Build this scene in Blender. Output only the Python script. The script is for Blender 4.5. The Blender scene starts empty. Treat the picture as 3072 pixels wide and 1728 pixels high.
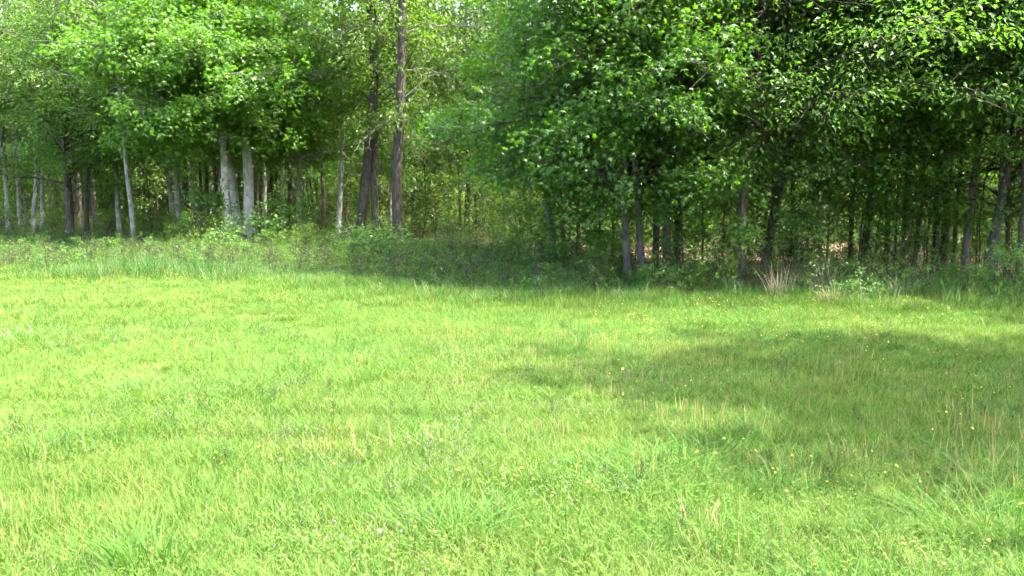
import bpy, math, random
import numpy as np
from mathutils import Vector

scene = bpy.context.scene
C = scene.collection

# ------------------------------------------------------------------ camera, sky, sun, exposure
CAM_H, PITCH, FPX = 1.6, math.radians(5.9), 852.0
cam_d = bpy.data.cameras.new('camera')
cam = bpy.data.objects.new('camera', cam_d)
C.objects.link(cam)
cam.location = (0, 0, CAM_H)
cam.rotation_euler = (math.pi / 2 - PITCH, 0, 0)
cam_d.sensor_width = 36.0
cam_d.lens = 36.0 * FPX / 1024.0
cam_d.clip_start, cam_d.clip_end = 0.05, 5000
scene.camera = cam

SUN_AZ, SUN_EL = math.radians(99), math.radians(60)      # azimuth from straight ahead (+Y) towards the right (+X)
world = bpy.data.worlds.new('World')
scene.world = world
world.use_nodes = True
wn = world.node_tree
sky = wn.nodes.new('ShaderNodeTexSky')
sky.sky_type = 'NISHITA'
sky.sun_disc = False
sky.sun_elevation, sky.sun_rotation = SUN_EL, SUN_AZ
sky.air_density, sky.dust_density, sky.ozone_density = 1.0, 4.0, .6
bg = wn.nodes['Background']
bg.inputs['Strength'].default_value = 0.15
wn.links.new(sky.outputs[0], bg.inputs[0])
sd = Vector((math.sin(SUN_AZ) * math.cos(SUN_EL), math.cos(SUN_AZ) * math.cos(SUN_EL), math.sin(SUN_EL)))
sun_d = bpy.data.lights.new('sun', 'SUN')
sun_d.energy, sun_d.angle, sun_d.color = 3.0, math.radians(0.53), (1.0, 0.96, 0.90)
sun = bpy.data.objects.new('sun', sun_d)
C.objects.link(sun)
sun.location = (30, 0, 40)
sun.rotation_euler = sd.to_track_quat('Z', 'Y').to_euler()
vs = scene.view_settings
vs.view_transform, vs.look, vs.gamma, vs.exposure = 'Standard', 'None', 1.0, 3.5
vs.use_curve_mapping = False
scene.cycles.max_bounces, scene.cycles.transmission_bounces = 8, 3
scene.cycles.diffuse_bounces, scene.cycles.glossy_bounces = 7, 2
scene.cycles.caustics_reflective = scene.cycles.caustics_refractive = False
scene.cycles.use_adaptive_sampling, scene.cycles.adaptive_threshold = True, .035
scene.cycles.use_denoising = True
scene.cycles.sample_clamp_indirect = 8

# ------------------------------------------------------------------ helpers
def H(x, y):
    """height of the ground"""
    return (0.035 * np.sin(0.55 * x + 0.3 * y) + 0.03 * np.sin(0.8 * y - 0.35 * x + 1.3)
            + 0.012 * np.sin(2.1 * x + 1.1) * np.sin(1.7 * y) + 0.0)

def gp(px, py):
    """point of the ground seen at a pixel of the 1024 x 576 frame"""
    u, v = (px - 512) / FPX, (288 - py) / FPX
    f, z = math.cos(PITCH) + math.sin(PITCH) * v, -math.sin(PITCH) + math.cos(PITCH) * v
    t = -CAM_H / z
    return np.array((u * t, f * t))

def build(name, parts, mats, smooth=False):
    """parts: list of (verts (n,3), faces (m,k), material index, per-vertex value or scalar) -> one mesh"""
    parts = [p for p in parts if len(p[0])]
    me = bpy.data.meshes.new(name)
    off, V, L, S, M, A = 0, [], [], [], [], []
    for v, f, mi, a in parts:
        v = np.asarray(v, np.float32).reshape(-1, 3)
        f = np.asarray(f, np.int32)
        V.append(v); L.append((f + off).ravel()); S.append(np.full(len(f), f.shape[1], np.int32))
        M.append(np.full(len(f), mi, np.int32))
        A.append(np.broadcast_to(np.asarray(a, np.float32), (len(v),)))
        off += len(v)
    V, L, S, M, A = map(np.concatenate, (V, L, S, M, A))
    me.vertices.add(len(V)); me.loops.add(len(L)); me.polygons.add(len(S))
    me.vertices.foreach_set('co', V.ravel())
    me.loops.foreach_set('vertex_index', L)
    st = np.zeros(len(S), np.int32); st[1:] = np.cumsum(S)[:-1]
    me.polygons.foreach_set('loop_start', st)
    for m in mats: me.materials.append(m)
    me.polygons.foreach_set('material_index', M)
    me.polygons.foreach_set('use_smooth', np.full(len(S), smooth, bool))
    at = me.attributes.new('lv', 'FLOAT', 'POINT')
    at.data.foreach_set('value', A)
    me.update(calc_edges=True)
    return me

def tube(pts, rad, sides=8, cap=False):
    pts = np.asarray(pts, float); rad = np.asarray(rad, float); n = len(pts)
    t = np.gradient(pts, axis=0); t /= np.linalg.norm(t, axis=1)[:, None] + 1e-9
    ref = np.array((1.0, 0, 0)) if abs(t[:, 0]).mean() < 0.7 else np.array((0, 0, 1.0))
    a = np.cross(t, ref); a /= np.linalg.norm(a, axis=1)[:, None] + 1e-9
    b = np.cross(t, a)
    th = np.arange(sides) * 2 * math.pi / sides
    v = pts[:, None, :] + rad[:, None, None] * (np.cos(th)[None, :, None] * a[:, None, :] + np.sin(th)[None, :, None] * b[:, None, :])
    i, j = np.meshgrid(np.arange(n - 1), np.arange(sides), indexing='ij')
    j2 = (j + 1) % sides
    f = np.stack((i * sides + j, i * sides + j2, (i + 1) * sides + j2, (i + 1) * sides + j), -1).reshape(-1, 4)
    return v.reshape(-1, 3), f

def thin_tubes(a, b, c, r0, r1):
    """many three-sided stems through a (n,3), b, c"""
    n = len(a)
    d = c - a; d /= np.linalg.norm(d, axis=1)[:, None] + 1e-9
    ref = np.where(np.abs(d[:, 2:3]) < 0.8, np.array((0, 0, 1.0)), np.array((1.0, 0, 0)))
    s = np.cross(d, ref); s /= np.linalg.norm(s, axis=1)[:, None] + 1e-9
    w = np.cross(d, s)
    V = []
    for p, r in ((a, r0), (b, (r0 + r1) / 2), (c, r1)):
        for k in range(3):
            th = k * 2.0944
            V.append(p + np.reshape(r, (-1, 1)) * (math.cos(th) * s + math.sin(th) * w))
    V = np.stack(V, 1)
    f = []
    for q in (0, 3):
        for k in range(3): f.append((q + k, q + (k + 1) % 3, q + 3 + (k + 1) % 3, q + 3 + k))
    F = np.array(f)[None] + (np.arange(n) * 9)[:, None, None]
    return V.reshape(-1, 3), F.reshape(-1, 4)

def nrm(v): return v / (np.linalg.norm(v, axis=-1, keepdims=True) + 1e-9)

def star_leaf():
    tips = [(-118, .40), (-58, .52), (0, .62), (58, .52), (118, .40)]
    v = [(0, .42, .05)]
    for k, (a, r) in enumerate(tips):
        t = math.radians(a)
        v.append((math.sin(t) * r, .42 + math.cos(t) * r, -.10))
        if k < 4:
            t = math.radians(a + 29); v.append((math.sin(t) * .2, .42 + math.cos(t) * .2, .02))
    v.append((0, .22, 0))
    n = len(v) - 1
    return np.array(v), np.array([(0, 1 + k, 1 + (k + 1) % n) for k in range(n)])
def oval_leaf():
    v = [(0, 0, 0), (-.24, .42, .07), (0, .45, 0), (.24, .42, .07), (0, 1, -.1)]
    return np.array(v), np.array([(0, 2, 1), (0, 3, 2), (1, 2, 4), (2, 3, 4)])
def diamond_leaf():
    v = [(0, 0, 0), (-.34, .45, .05), (.34, .45, .05), (0, 1, -.1)]
    return np.array(v), np.array([(0, 2, 1), (1, 2, 3)])
LEAF = {'star': star_leaf(), 'oval': oval_leaf(), 'diamond': diamond_leaf()}

def scatter(tmpl, p, d, n, s, val):
    tv, tf = tmpl
    d = nrm(d); side = nrm(np.cross(d, n)); n = np.cross(side, d)
    s = np.asarray(s).reshape(-1, 1, 1)
    v = p[:, None, :] + s * (tv[None, :, 0:1] * side[:, None] + tv[None, :, 1:2] * d[:, None] + tv[None, :, 2:3] * n[:, None])
    f = tf[None] + (np.arange(len(p)) * len(tv))[:, None, None]
    return v.reshape(-1, 3), f.reshape(-1, tf.shape[1]), np.repeat(val, len(tv))

def obj(name, me, parent=None, loc=None, rot=None, scl=None):
    o = bpy.data.objects.new(name, me); C.objects.link(o)
    if parent: o.parent = parent
    if loc is not None: o.location = loc
    if rot is not None: o.rotation_euler = rot
    if scl is not None: o.scale = scl
    return o
def tag(o, label=None, cat=None, group=None, kind=None):
    if label: o['label'] = label
    if cat: o['category'] = cat
    if group: o['group'] = group
    if kind: o['kind'] = kind
    return o

# ------------------------------------------------------------------ materials
def new_mat(name):
    m = bpy.data.materials.new(name); m.use_nodes = True
    nt = m.node_tree; nt.nodes.clear()
    out = nt.nodes.new('ShaderNodeOutputMaterial')
    return m, nt, out
def ramp(nt, fac, stops):
    r = nt.nodes.new('ShaderNodeValToRGB')
    el = r.color_ramp.elements
    while len(el) < len(stops): el.new(0.5)
    for e, (p, c) in zip(el, stops): e.position = p; e.color = (*c, 1)
    nt.links.new(fac, r.inputs[0])
    return r.outputs[0]
def noise(nt, vec, scale, detail=3, rough=.55):
    n = nt.nodes.new('ShaderNodeTexNoise')
    n.inputs['Scale'].default_value, n.inputs['Detail'].default_value, n.inputs['Roughness'].default_value = scale, detail, rough
    if vec is not None: nt.links.new(vec, n.inputs['Vector'])
    return n.outputs['Fac']
def mixc(nt, fac, a, b, mode='MIX'):
    m = nt.nodes.new('ShaderNodeMix'); m.data_type = 'RGBA'; m.blend_type = mode
    for s, v in ((m.inputs[0], fac), (m.inputs[6], a), (m.inputs[7], b)):
        if isinstance(v, bpy.types.NodeSocket): nt.links.new(v, s)
        else: s.default_value = v if isinstance(v, float) else (*v, 1)
    return m.outputs[2]
def math_n(nt, op, a, b=None, clamp=False):
    m = nt.nodes.new('ShaderNodeMath'); m.operation = op; m.use_clamp = clamp
    for s, v in zip(m.inputs, (a, b)):
        if v is None: continue
        if isinstance(v, bpy.types.NodeSocket): nt.links.new(v, s)
        else: s.default_value = v
    return m.outputs[0]
def attr(nt, n='lv'):
    a = nt.nodes.new('ShaderNodeAttribute'); a.attribute_name = n
    return a.outputs['Fac']
def wpos(nt):
    return nt.nodes.new('ShaderNodeNewGeometry').outputs['Position']

def leaf_mat(name, stops, trans=0.45, rough=.42, patch=None, tint=(1.15, 1.25, .55), spec=.5, pscale=.35, patch2=None):
    """thin leaf: reflects and lets light through; colour from the leaf's own random value and broad patches"""
    m, nt, out = new_mat(name)
    col = ramp(nt, attr(nt), stops)
    if patch:
        p = ramp(nt, noise(nt, wpos(nt), pscale, 2), [(.38, (0, 0, 0)), (.62, (1, 1, 1))])
        col = mixc(nt, math_n(nt, 'MULTIPLY', p, .75), col, mixc(nt, 1.0, col, patch, 'MULTIPLY'))
    if patch2:
        p = ramp(nt, noise(nt, wpos(nt), 2.3, 3, .6), [(.42, (0, 0, 0)), (.66, (1, 1, 1))])
        col = mixc(nt, p, col, mixc(nt, 1.0, col, patch2, 'MULTIPLY'))
    b = nt.nodes.new('ShaderNodeBsdfPrincipled')
    nt.links.new(col, b.inputs['Base Color'])
    b.inputs['Roughness'].default_value = rough
    b.inputs['Specular IOR Level'].default_value = spec
    t = nt.nodes.new('ShaderNodeBsdfTranslucent')
    nt.links.new(mixc(nt, 1.0, col, tint, 'MULTIPLY'), t.inputs['Color'])
    mx = nt.nodes.new('ShaderNodeMixShader'); mx.inputs[0].default_value = trans
    nt.links.new(b.outputs[0], mx.inputs[1]); nt.links.new(t.outputs[0], mx.inputs[2])
    nt.links.new(mx.outputs[0], out.inputs[0])
    return m

def bark_mat(name, lo, hi, blotch=None, zs=.18, scale=22):
    m, nt, out = new_mat(name)
    tc = nt.nodes.new('ShaderNodeTexCoord').outputs['Object']
    mp = nt.nodes.new('ShaderNodeMapping'); mp.inputs['Scale'].default_value = (1, 1, zs)
    nt.links.new(tc, mp.inputs['Vector'])
    f = noise(nt, mp.outputs[0], scale, 6, .65)
    col = ramp(nt, f, [(.3, lo), (.68, hi)])
    if blotch:
        bl = ramp(nt, noise(nt, tc, 3.2, 4, .6), [(.5, (0, 0, 0)), (.62, (1, 1, 1))])
        col = mixc(nt, math_n(nt, 'MULTIPLY', bl, .8), col, blotch)
    moss = ramp(nt, noise(nt, tc, 1.3, 3), [(.55, (0, 0, 0)), (.75, (1, 1, 1))])
    col = mixc(nt, math_n(nt, 'MULTIPLY', moss, .45), col, (.075, .085, .035))
    b = nt.nodes.new('ShaderNodeBsdfPrincipled'); b.inputs['Roughness'].default_value = .9
    b.inputs['Specular IOR Level'].default_value = .15
    nt.links.new(col, b.inputs['Base Color'])
    bp = nt.nodes.new('ShaderNodeBump'); bp.inputs['Strength'].default_value = 1.0; bp.inputs['Distance'].default_value = .07
    nt.links.new(f, bp.inputs['Height']); nt.links.new(bp.outputs[0], b.inputs['Normal'])
    nt.links.new(b.outputs[0], out.inputs[0])
    return m

M = {}
M['pale'] = bark_mat('bark_pale', (.22, .205, .175), (.44, .42, .37), (.54, .53, .48), .35, 18)
M['grey'] = bark_mat('bark_grey', (.11, .10, .082), (.27, .25, .21), (.34, .32, .27), .25, 20)
M['dark'] = bark_mat('bark_dark', (.022, .018, .014), (.10, .082, .066), None, .2, 24)
M['taupe'] = bark_mat('bark_taupe', (.045, .041, .035), (.12, .11, .094), (.15, .14, .12), .25, 20)
M['brown'] = bark_mat('bark_brown', (.05, .040, .030), (.15, .125, .10), None, .2, 24)
M['dead'] = bark_mat('dead_wood', (.12, .10, .08), (.28, .25, .21), None, .3, 20)
M['vine'] = bark_mat('vine_bark', (.03, .024, .018), (.09, .07, .05), None, .3, 30)
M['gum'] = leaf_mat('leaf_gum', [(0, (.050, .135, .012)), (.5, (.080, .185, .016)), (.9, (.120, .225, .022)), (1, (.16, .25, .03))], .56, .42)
M['gum_shade'] = leaf_mat('leaf_gum_shade', [(0, (.040, .112, .011)), (.6, (.068, .160, .015)), (1, (.110, .200, .020))], .56, .42)  # darker copy of the gum leaf, shade put into its colour
M['oak'] = leaf_mat('leaf_oak', [(0, (.046, .116, .014)), (.6, (.074, .162, .018)), (.95, (.112, .195, .024)), (1, (.18, .19, .03))], .56, .5, spec=.35)
M['young'] = leaf_mat('leaf_young', [(0, (.058, .125, .012)), (.6, (.092, .162, .016)), (1, (.145, .19, .022))], .58, .5)
M['mid'] = leaf_mat('leaf_mid', [(0, (.046, .108, .011)), (.6, (.075, .145, .014)), (1, (.120, .180, .018))], .56, .5)
M['shrub'] = leaf_mat('leaf_shrub', [(0, (.042, .115, .014)), (.6, (.070, .155, .018)), (1, (.13, .19, .03))], .42, .45)
M['gold'] = leaf_mat('leaf_gold', [(0, (.12, .13, .012)), (1, (.24, .20, .02))], .45, .45)
M['grass'] = leaf_mat('grass_blade', [(0, (.042, .100, .014)), (.5, (.080, .152, .024)), (.86, (.112, .184, .036)), (.93, (.19, .18, .075)), (1, (.26, .235, .12))],
                      .36, .7, patch=(1.2, 1.02, 1.0), spec=.12, pscale=.5, patch2=(.76, .90, .78))
M['tallgrass'] = leaf_mat('tall_grass_blade', [(0, (.028, .080, .016)), (.6, (.050, .120, .024)), (.88, (.085, .14, .04)), (.93, (.22, .17, .09)), (1, (.30, .24, .14))], .38, .5,  # darker green of its own, plus the band's shade put into the colour
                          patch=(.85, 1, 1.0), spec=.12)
M['clover'] = leaf_mat('clover_leaf', [(0, (.040, .105, .014)), (.6, (.070, .150, .022)), (1, (.11, .185, .035))], .38, .7, patch=(1.2, 1.0, .8), spec=.12)
M['broad'] = leaf_mat('broad_blade', [(0, (.036, .10, .014)), (.7, (.060, .14, .020)), (1, (.10, .17, .035))], .38, .6, spec=.12)
M['straw'] = leaf_mat('straw', [(0, (.20, .155, .085)), (1, (.38, .31, .19))], .3, .7, tint=(1, 1, 1), spec=.2)
M['stem'] = leaf_mat('dry_stem', [(0, (.24, .17, .06)), (1, (.36, .26, .10))], .3, .7, tint=(1, 1, 1), spec=.2)
M['greyforb'] = leaf_mat('grey_forb', [(0, (.08, .07, .06)), (1, (.15, .14, .125))], .3, .7, tint=(1, 1, 1), spec=.2)
M['yellow'] = leaf_mat('yellow_petal', [(0, (.62, .46, .015)), (1, (.75, .58, .03))], .25, .5, tint=(1, 1, 1))
M['white'] = leaf_mat('white_petal', [(0, (.70, .68, .66)), (1, (.8, .79, .77))], .25, .6, tint=(1, 1, 1))
M['litter'] = leaf_mat('dry_leaf', [(0, (.13, .075, .045)), (.5, (.25, .16, .10)), (1, (.42, .31, .22))], .2, .65, tint=(1, .9, .8), spec=.3)

def ground_mat():
    m, nt, out = new_mat('ground_soil')
    P = wpos(nt)
    big = noise(nt, P, .35, 3)
    fine = noise(nt, P, 14, 5, .7)
    soil = ramp(nt, fine, [(.3, (.055, .042, .026)), (.7, (.15, .115, .075))])
    mead = ramp(nt, fine, [(.3, (.030, .042, .010)), (.55, (.055, .070, .018)), (.75, (.11, .095, .045))])
    v = nt.nodes.new('ShaderNodeAttribute'); v.attribute_name = 'lv'
    f = math_n(nt, 'ADD', v.outputs['Fac'], math_n(nt, 'MULTIPLY', math_n(nt, 'SUBTRACT', big, .5), .6), True)
    col = mixc(nt, f, mead, soil)
    b = nt.nodes.new('ShaderNodeBsdfPrincipled'); b.inputs['Roughness'].default_value = .95
    b.inputs['Specular IOR Level'].default_value = .1
    nt.links.new(col, b.inputs['Base Color'])
    bp = nt.nodes.new('ShaderNodeBump'); bp.inputs['Strength'].default_value = .9; bp.inputs['Distance'].default_value = .05
    nt.links.new(fine, bp.inputs['Height']); nt.links.new(bp.outputs[0], b.inputs['Normal'])
    nt.links.new(b.outputs[0], out.inputs[0])
    return m
M['ground'] = ground_mat()

# ------------------------------------------------------------------ the ground
EDGE = np.array([gp(*p) for p in ((-160, 270), (0, 276), (160, 279), (240, 283), (330, 291), (450, 299), (560, 303), (680, 300), (800, 304), (1024, 314), (1300, 322))])
def edge_y(x): return np.interp(x, EDGE[:, 0], EDGE[:, 1])                   # where the mown meadow ends
FLOOR = np.array([gp(*p) for p in ((-160, 244), (0, 246), (150, 252), (250, 253), (330, 251), (400, 255), (480, 256), (560, 270), (680, 280), (800, 285), (1024, 292), (1300, 296))])
def floor_y(x): return np.interp(x, FLOOR[:, 0], FLOOR[:, 1])                # where the bare woodland floor begins

gx = np.concatenate(([-2500, -600, -200, -90], np.arange(-50, 50.1, .6), [90, 200, 600, 2500]))
gy = np.concatenate(([-2500, -500, -100, -30], np.arange(-10, 80.1, .6), [110, 200, 600, 2500]))
X, Y = np.meshgrid(gx, gy)
V = np.stack((X, Y, H(X, Y)), -1).reshape(-1, 3)
nx, ny = len(gx), len(gy)
i, j = np.meshgrid(np.arange(ny - 1), np.arange(nx - 1), indexing='ij')
F = np.stack((i * nx + j, i * nx + j + 1, (i + 1) * nx + j + 1, (i + 1) * nx + j), -1).reshape(-1, 4)
wood = np.clip((V[:, 1] - (edge_y(V[:, 0]) + floor_y(V[:, 0])) / 2) / 2.5, 0, 1)
tag(obj('ground', build('ground', [(V, F, 0, wood)], [M['ground']], True)), kind='structure')

# ------------------------------------------------------------------ trees
def crown_parts(seed, Ht, hb, R, nl, nleaf, leaf, lsize, rise=(12, 48), droop=.36, peak=.25, zmin=.4, hi=7.5, az=None, sub_n=13, clump=.15, twigs=True):
    """limb tubes and leaves of one crown, trunk axis at x = y = 0"""
    r = np.random.default_rng(seed)
    wood, subs = [], []
    for k in range(nl):
        t = (k + r.uniform(0, .8)) / nl
        h = hb + (Ht - hb) * t ** 1.15
        a = k * 2.39996 + r.normal(0, .35)
        if az is not None and r.uniform() < az[1]: a = az[0] + r.normal(0, .7)
        prof = (.62 + .38 * min(1, t / peak)) * (1 - max(0, (t - peak) / (1 - peak))) ** .65
        L = max(.35, R * prof * r.uniform(.75, 1.15))
        e = math.radians(r.uniform(*rise)) + .5 * t
        n = 7
        s = np.linspace(0, 1, n)
        bend = r.normal(0, .25)
        ang = a + bend * s
        px = np.cumsum(np.concatenate(([0], np.cos(ang[1:]) * L / (n - 1)))) * math.cos(e)
        py = np.cumsum(np.concatenate(([0], np.sin(ang[1:]) * L / (n - 1)))) * math.cos(e)
        pz = h + L * (math.sin(e) * s - droop * s ** 2) + r.normal(0, .03, n) * s * L
        P = np.stack((px, py, pz), -1)
        r0 = .0085 * L + .006
        wood.append(tube(P, r0 * (1 - .85 * s), 5))
        ns = max(4, int(sub_n * L / 3))
        for q in range(ns):
            u = .18 + .82 * (q + r.uniform(0, .9)) / ns
            p = np.array([np.interp(u, s, P[:, c]) for c in range(3)])
            aa = np.interp(u, s, ang) + (1 if q % 2 else -1) * r.uniform(.45, 1.25)
            sl = L * .36 * (1.12 - .6 * u) * r.uniform(.6, 1.25) + .12
            ez = r.normal(.15, .38)
            subs.append((*p, math.cos(aa) * math.cos(ez), math.sin(aa) * math.cos(ez), math.sin(ez), sl, r0 * .35))
        subs.append((*P[-1], math.cos(ang[-1]), math.sin(ang[-1]), -.15, .3, r0 * .2))
    S = np.array(subs)
    a0, d0, l0 = S[:, :3], S[:, 3:6], S[:, 6:7]
    dr = np.array((0, 0, -1.0)) * droop * .6
    mid, end = a0 + d0 * l0 * .5 + dr * l0 * .25, a0 + d0 * l0 + dr * l0
    if twigs:
        wood.append(thin_tubes(a0, mid, end, S[:, 7], S[:, 7] * .35))
    # twig clumps on the sub-branches
    w = S[:, 6] * np.where(a0[:, 2] > hi, .2, 1.0) * r.uniform(.05, 1.0, len(S)) ** 1.3
    per = 12
    ncl = max(1, nleaf // per)
    si = r.choice(len(S), ncl, p=w / w.sum())
    u = r.uniform(.15, 1.05, (ncl, 1))
    base = a0[si] + d0[si] * l0[si] * u + dr * l0[si] * u ** 2
    sgn = np.where(r.uniform(size=(ncl, 1)) < .5, 1, -1)
    perp = np.stack((-d0[si][:, 1], d0[si][:, 0], np.zeros(ncl)), -1) * sgn
    td = nrm(perp * r.uniform(.2, 1, (ncl, 1)) + d0[si] * .7 + np.array((0, 0, -.12)) + r.normal(0, .15, (ncl, 3)))
    tip = base + td * r.uniform(.05, .34, (ncl, 1))
    val_c = r.uniform(0, 1, len(S))[si] * .6 + r.uniform(0, .4, ncl)
    P = np.repeat(tip, per, 0) + r.normal(0, clump, (ncl * per, 3)) * np.array((1, 1, .85))
    D = np.repeat(td, per, 0) + r.normal(0, .65, (ncl * per, 3)) + np.array((0, 0, -.45))
    N = np.array((0, 0, 1.0)) + r.normal(0, .6, (ncl * per, 3))
    val = np.clip(np.repeat(val_c, per) * .45 + r.uniform(0, .55, ncl * per), 0, 1)
    keep = P[:, 2] > zmin
    P, D, N, val = P[keep], D[keep], N[keep], val[keep]
    sz = lsize * r.uniform(.5, 1.4, len(P)) * np.where(P[:, 2] > hi, 1.25, 1.0)
    return wood, scatter(LEAF[leaf], P, D, N, sz, val)

CROWN = {}
def crown(key, bark, mat, seed, **kw):
    wood, (v, f, val) = crown_parts(seed, **kw)
    CROWN[key] = (build('branches_' + key, [(a, b, 0, .5) for a, b in wood], [M[bark]], True),
                  build('crown_' + key, [(v, f, 0, val)], [M[mat]]), kw['Ht'], kw['hb'])

TOW = -math.pi / 2          # towards the meadow
crown('gum_a', 'taupe', 'gum', 1, Ht=9.6, hb=2.9, R=4.6, nl=60, nleaf=38000, leaf='star', lsize=.135, droop=.32, peak=.2, az=(TOW, .3))
crown('gum_b', 'taupe', 'gum', 2, Ht=10, hb=3.0, R=3.9, nl=52, nleaf=24000, leaf='star', lsize=.135, droop=.3, peak=.2, az=(TOW - .4, .3))
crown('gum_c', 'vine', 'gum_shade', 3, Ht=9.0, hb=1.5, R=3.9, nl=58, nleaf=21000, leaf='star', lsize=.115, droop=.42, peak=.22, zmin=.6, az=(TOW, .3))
crown('oak_a', 'vine', 'oak', 4, Ht=9.5, hb=1.6, R=4.6, nl=60, nleaf=27000, leaf='oval', lsize=.095, droop=.28, peak=.35, zmin=.9, az=(TOW, .35))
crown('oak_b', 'vine', 'oak', 5, Ht=12, hb=2.9, R=3.7, nl=44, nleaf=16000, leaf='oval', lsize=.10, droop=.28, peak=.35, zmin=1.2)
crown('mid_a', 'grey', 'mid', 6, Ht=14, hb=4.4, R=3.2, nl=38, hi=11, nleaf=12000, leaf='oval', lsize=.14, droop=.3, peak=.3)
crown('mid_b', 'grey', 'mid', 7, Ht=13, hb=3.7, R=3.0, nl=38, hi=11, nleaf=11000, leaf='oval', lsize=.14, droop=.3, peak=.3)
crown('young_a', 'brown', 'young', 8, Ht=14, hb=3.4, R=3.3, nl=34, hi=11, nleaf=9000, leaf='oval', lsize=.14, droop=.22, peak=.35, clump=.16)
crown('young_b', 'brown', 'young', 9, Ht=12, hb=3.0, R=3.0, nl=34, hi=11, nleaf=9000, leaf='oval', lsize=.14, droop=.25, peak=.3, clump=.16)
crown('shade', 'grey', 'mid', 20, Ht=11.5, hb=4.6, R=3.5, nl=44, hi=20, nleaf=14000, leaf='oval', lsize=.19, droop=.12, peak=.35, zmin=4.2)
crown('sparse', 'dark', 'young', 10, Ht=16, hb=3.4, R=2.5, nl=30, hi=12, nleaf=8000, leaf='oval', lsize=.13, droop=.15, peak=.4, clump=.16, sub_n=10)
crown('under_a', 'vine', 'mid', 11, Ht=4.6, hb=.7, R=1.5, nl=20, nleaf=2600, leaf='oval', lsize=.12, droop=.2, peak=.35, zmin=.3)
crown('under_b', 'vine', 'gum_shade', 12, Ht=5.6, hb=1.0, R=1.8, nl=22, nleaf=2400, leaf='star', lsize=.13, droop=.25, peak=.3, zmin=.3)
crown('under_c', 'vine', 'young', 13, Ht=3.6, hb=.5, R=1.5, nl=20, nleaf=2600, leaf='oval', lsize=.115, droop=.15, peak=.35, zmin=.25)
crown('shrub_a', 'vine', 'shrub', 14, Ht=1.7, hb=.12, R=.95, nl=22, nleaf=2200, leaf='oval', lsize=.085, rise=(25, 65), droop=.15, peak=.4, zmin=.06, clump=.09)
crown('shrub_b', 'vine', 'young', 15, Ht=1.2, hb=.10, R=.95, nl=20, nleaf=1700, leaf='oval', lsize=.08, rise=(15, 60), droop=.15, peak=.4, zmin=.06, clump=.09)
crown('shrub_c', 'vine', 'shrub', 16, Ht=1.0, hb=.08, R=.8, nl=18, nleaf=1300, leaf='star', lsize=.10, rise=(15, 60), droop=.2, peak=.4, zmin=.06, clump=.08)

def trunk_mesh(rad, Ht, slope, seed, mat, h1=5.0, sway=.05, flare=1.35):
    r = np.random.default_rng(seed)
    z = np.concatenate(([-.15, 0, .12, .35, .8], np.linspace(1.4, Ht * .96, 16)))
    x = np.where(z < h1, slope[0] * z, slope[0] * h1); y = np.where(z < h1, slope[1] * z, slope[1] * h1)
    ph = r.uniform(0, 6.28, 4)
    env = np.clip(z / 2, 0, 1)
    x = x + sway * env * (np.sin(z * .75 + ph[0]) - math.sin(ph[0]) * .5 + .4 * np.sin(z * 1.9 + ph[1]))
    y = y + sway * env * (np.sin(z * .7 + ph[2]) + .4 * np.sin(z * 2.1 + ph[3]))
    rr = rad * (1 - .86 * np.clip(z / Ht, 0, 1) ** 1.05)
    rr *= 1 + (flare - 1) * np.exp(-np.clip(z, 0, None) / .22)
    v, f = tube(np.stack((x, y, z), -1), rr, 12)
    # lumpy bark, flutes near the foot
    n = np.repeat(np.arange(len(z)), 12); th = np.tile(np.arange(12) * math.pi / 6, len(z))
    k = 1 + .10 * np.sin(3 * th + ph[0]) * np.exp(-np.clip(z[n], 0, None) / .35) + .04 * np.sin(2 * th + z[n] * 1.3 + ph[1]) + r.normal(0, .018, len(n))
    c = np.stack((x, y, z), -1)[n]
    v = c + (v - c) * k[:, None]
    return build('trunk', [(v, f, 0, .5)], [M[mat]], True)

def tree(name, label, cat, group, x, y, rad, bark, key, slope=(0, 0), seed=0, scl=1.0, rot=0.0, h1=5.0, sway=.05):
    root = obj(name, None, loc=(x, y, float(H(x, y))))
    root.empty_display_size = .3
    tag(root, label, cat, group)
    br, cr, Ht, hb = CROWN[key]
    obj('trunk', trunk_mesh(rad, Ht * scl, slope, seed, bark, h1, sway), root)
    off = (slope[0] * h1, slope[1] * h1, 0)
    obj('branches', br, root, off, (0, 0, rot), (scl,) * 3)['kind'] = 'stuff'
    obj('crown', cr, root, off, (0, 0, rot), (scl,) * 3)
    return root

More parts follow.
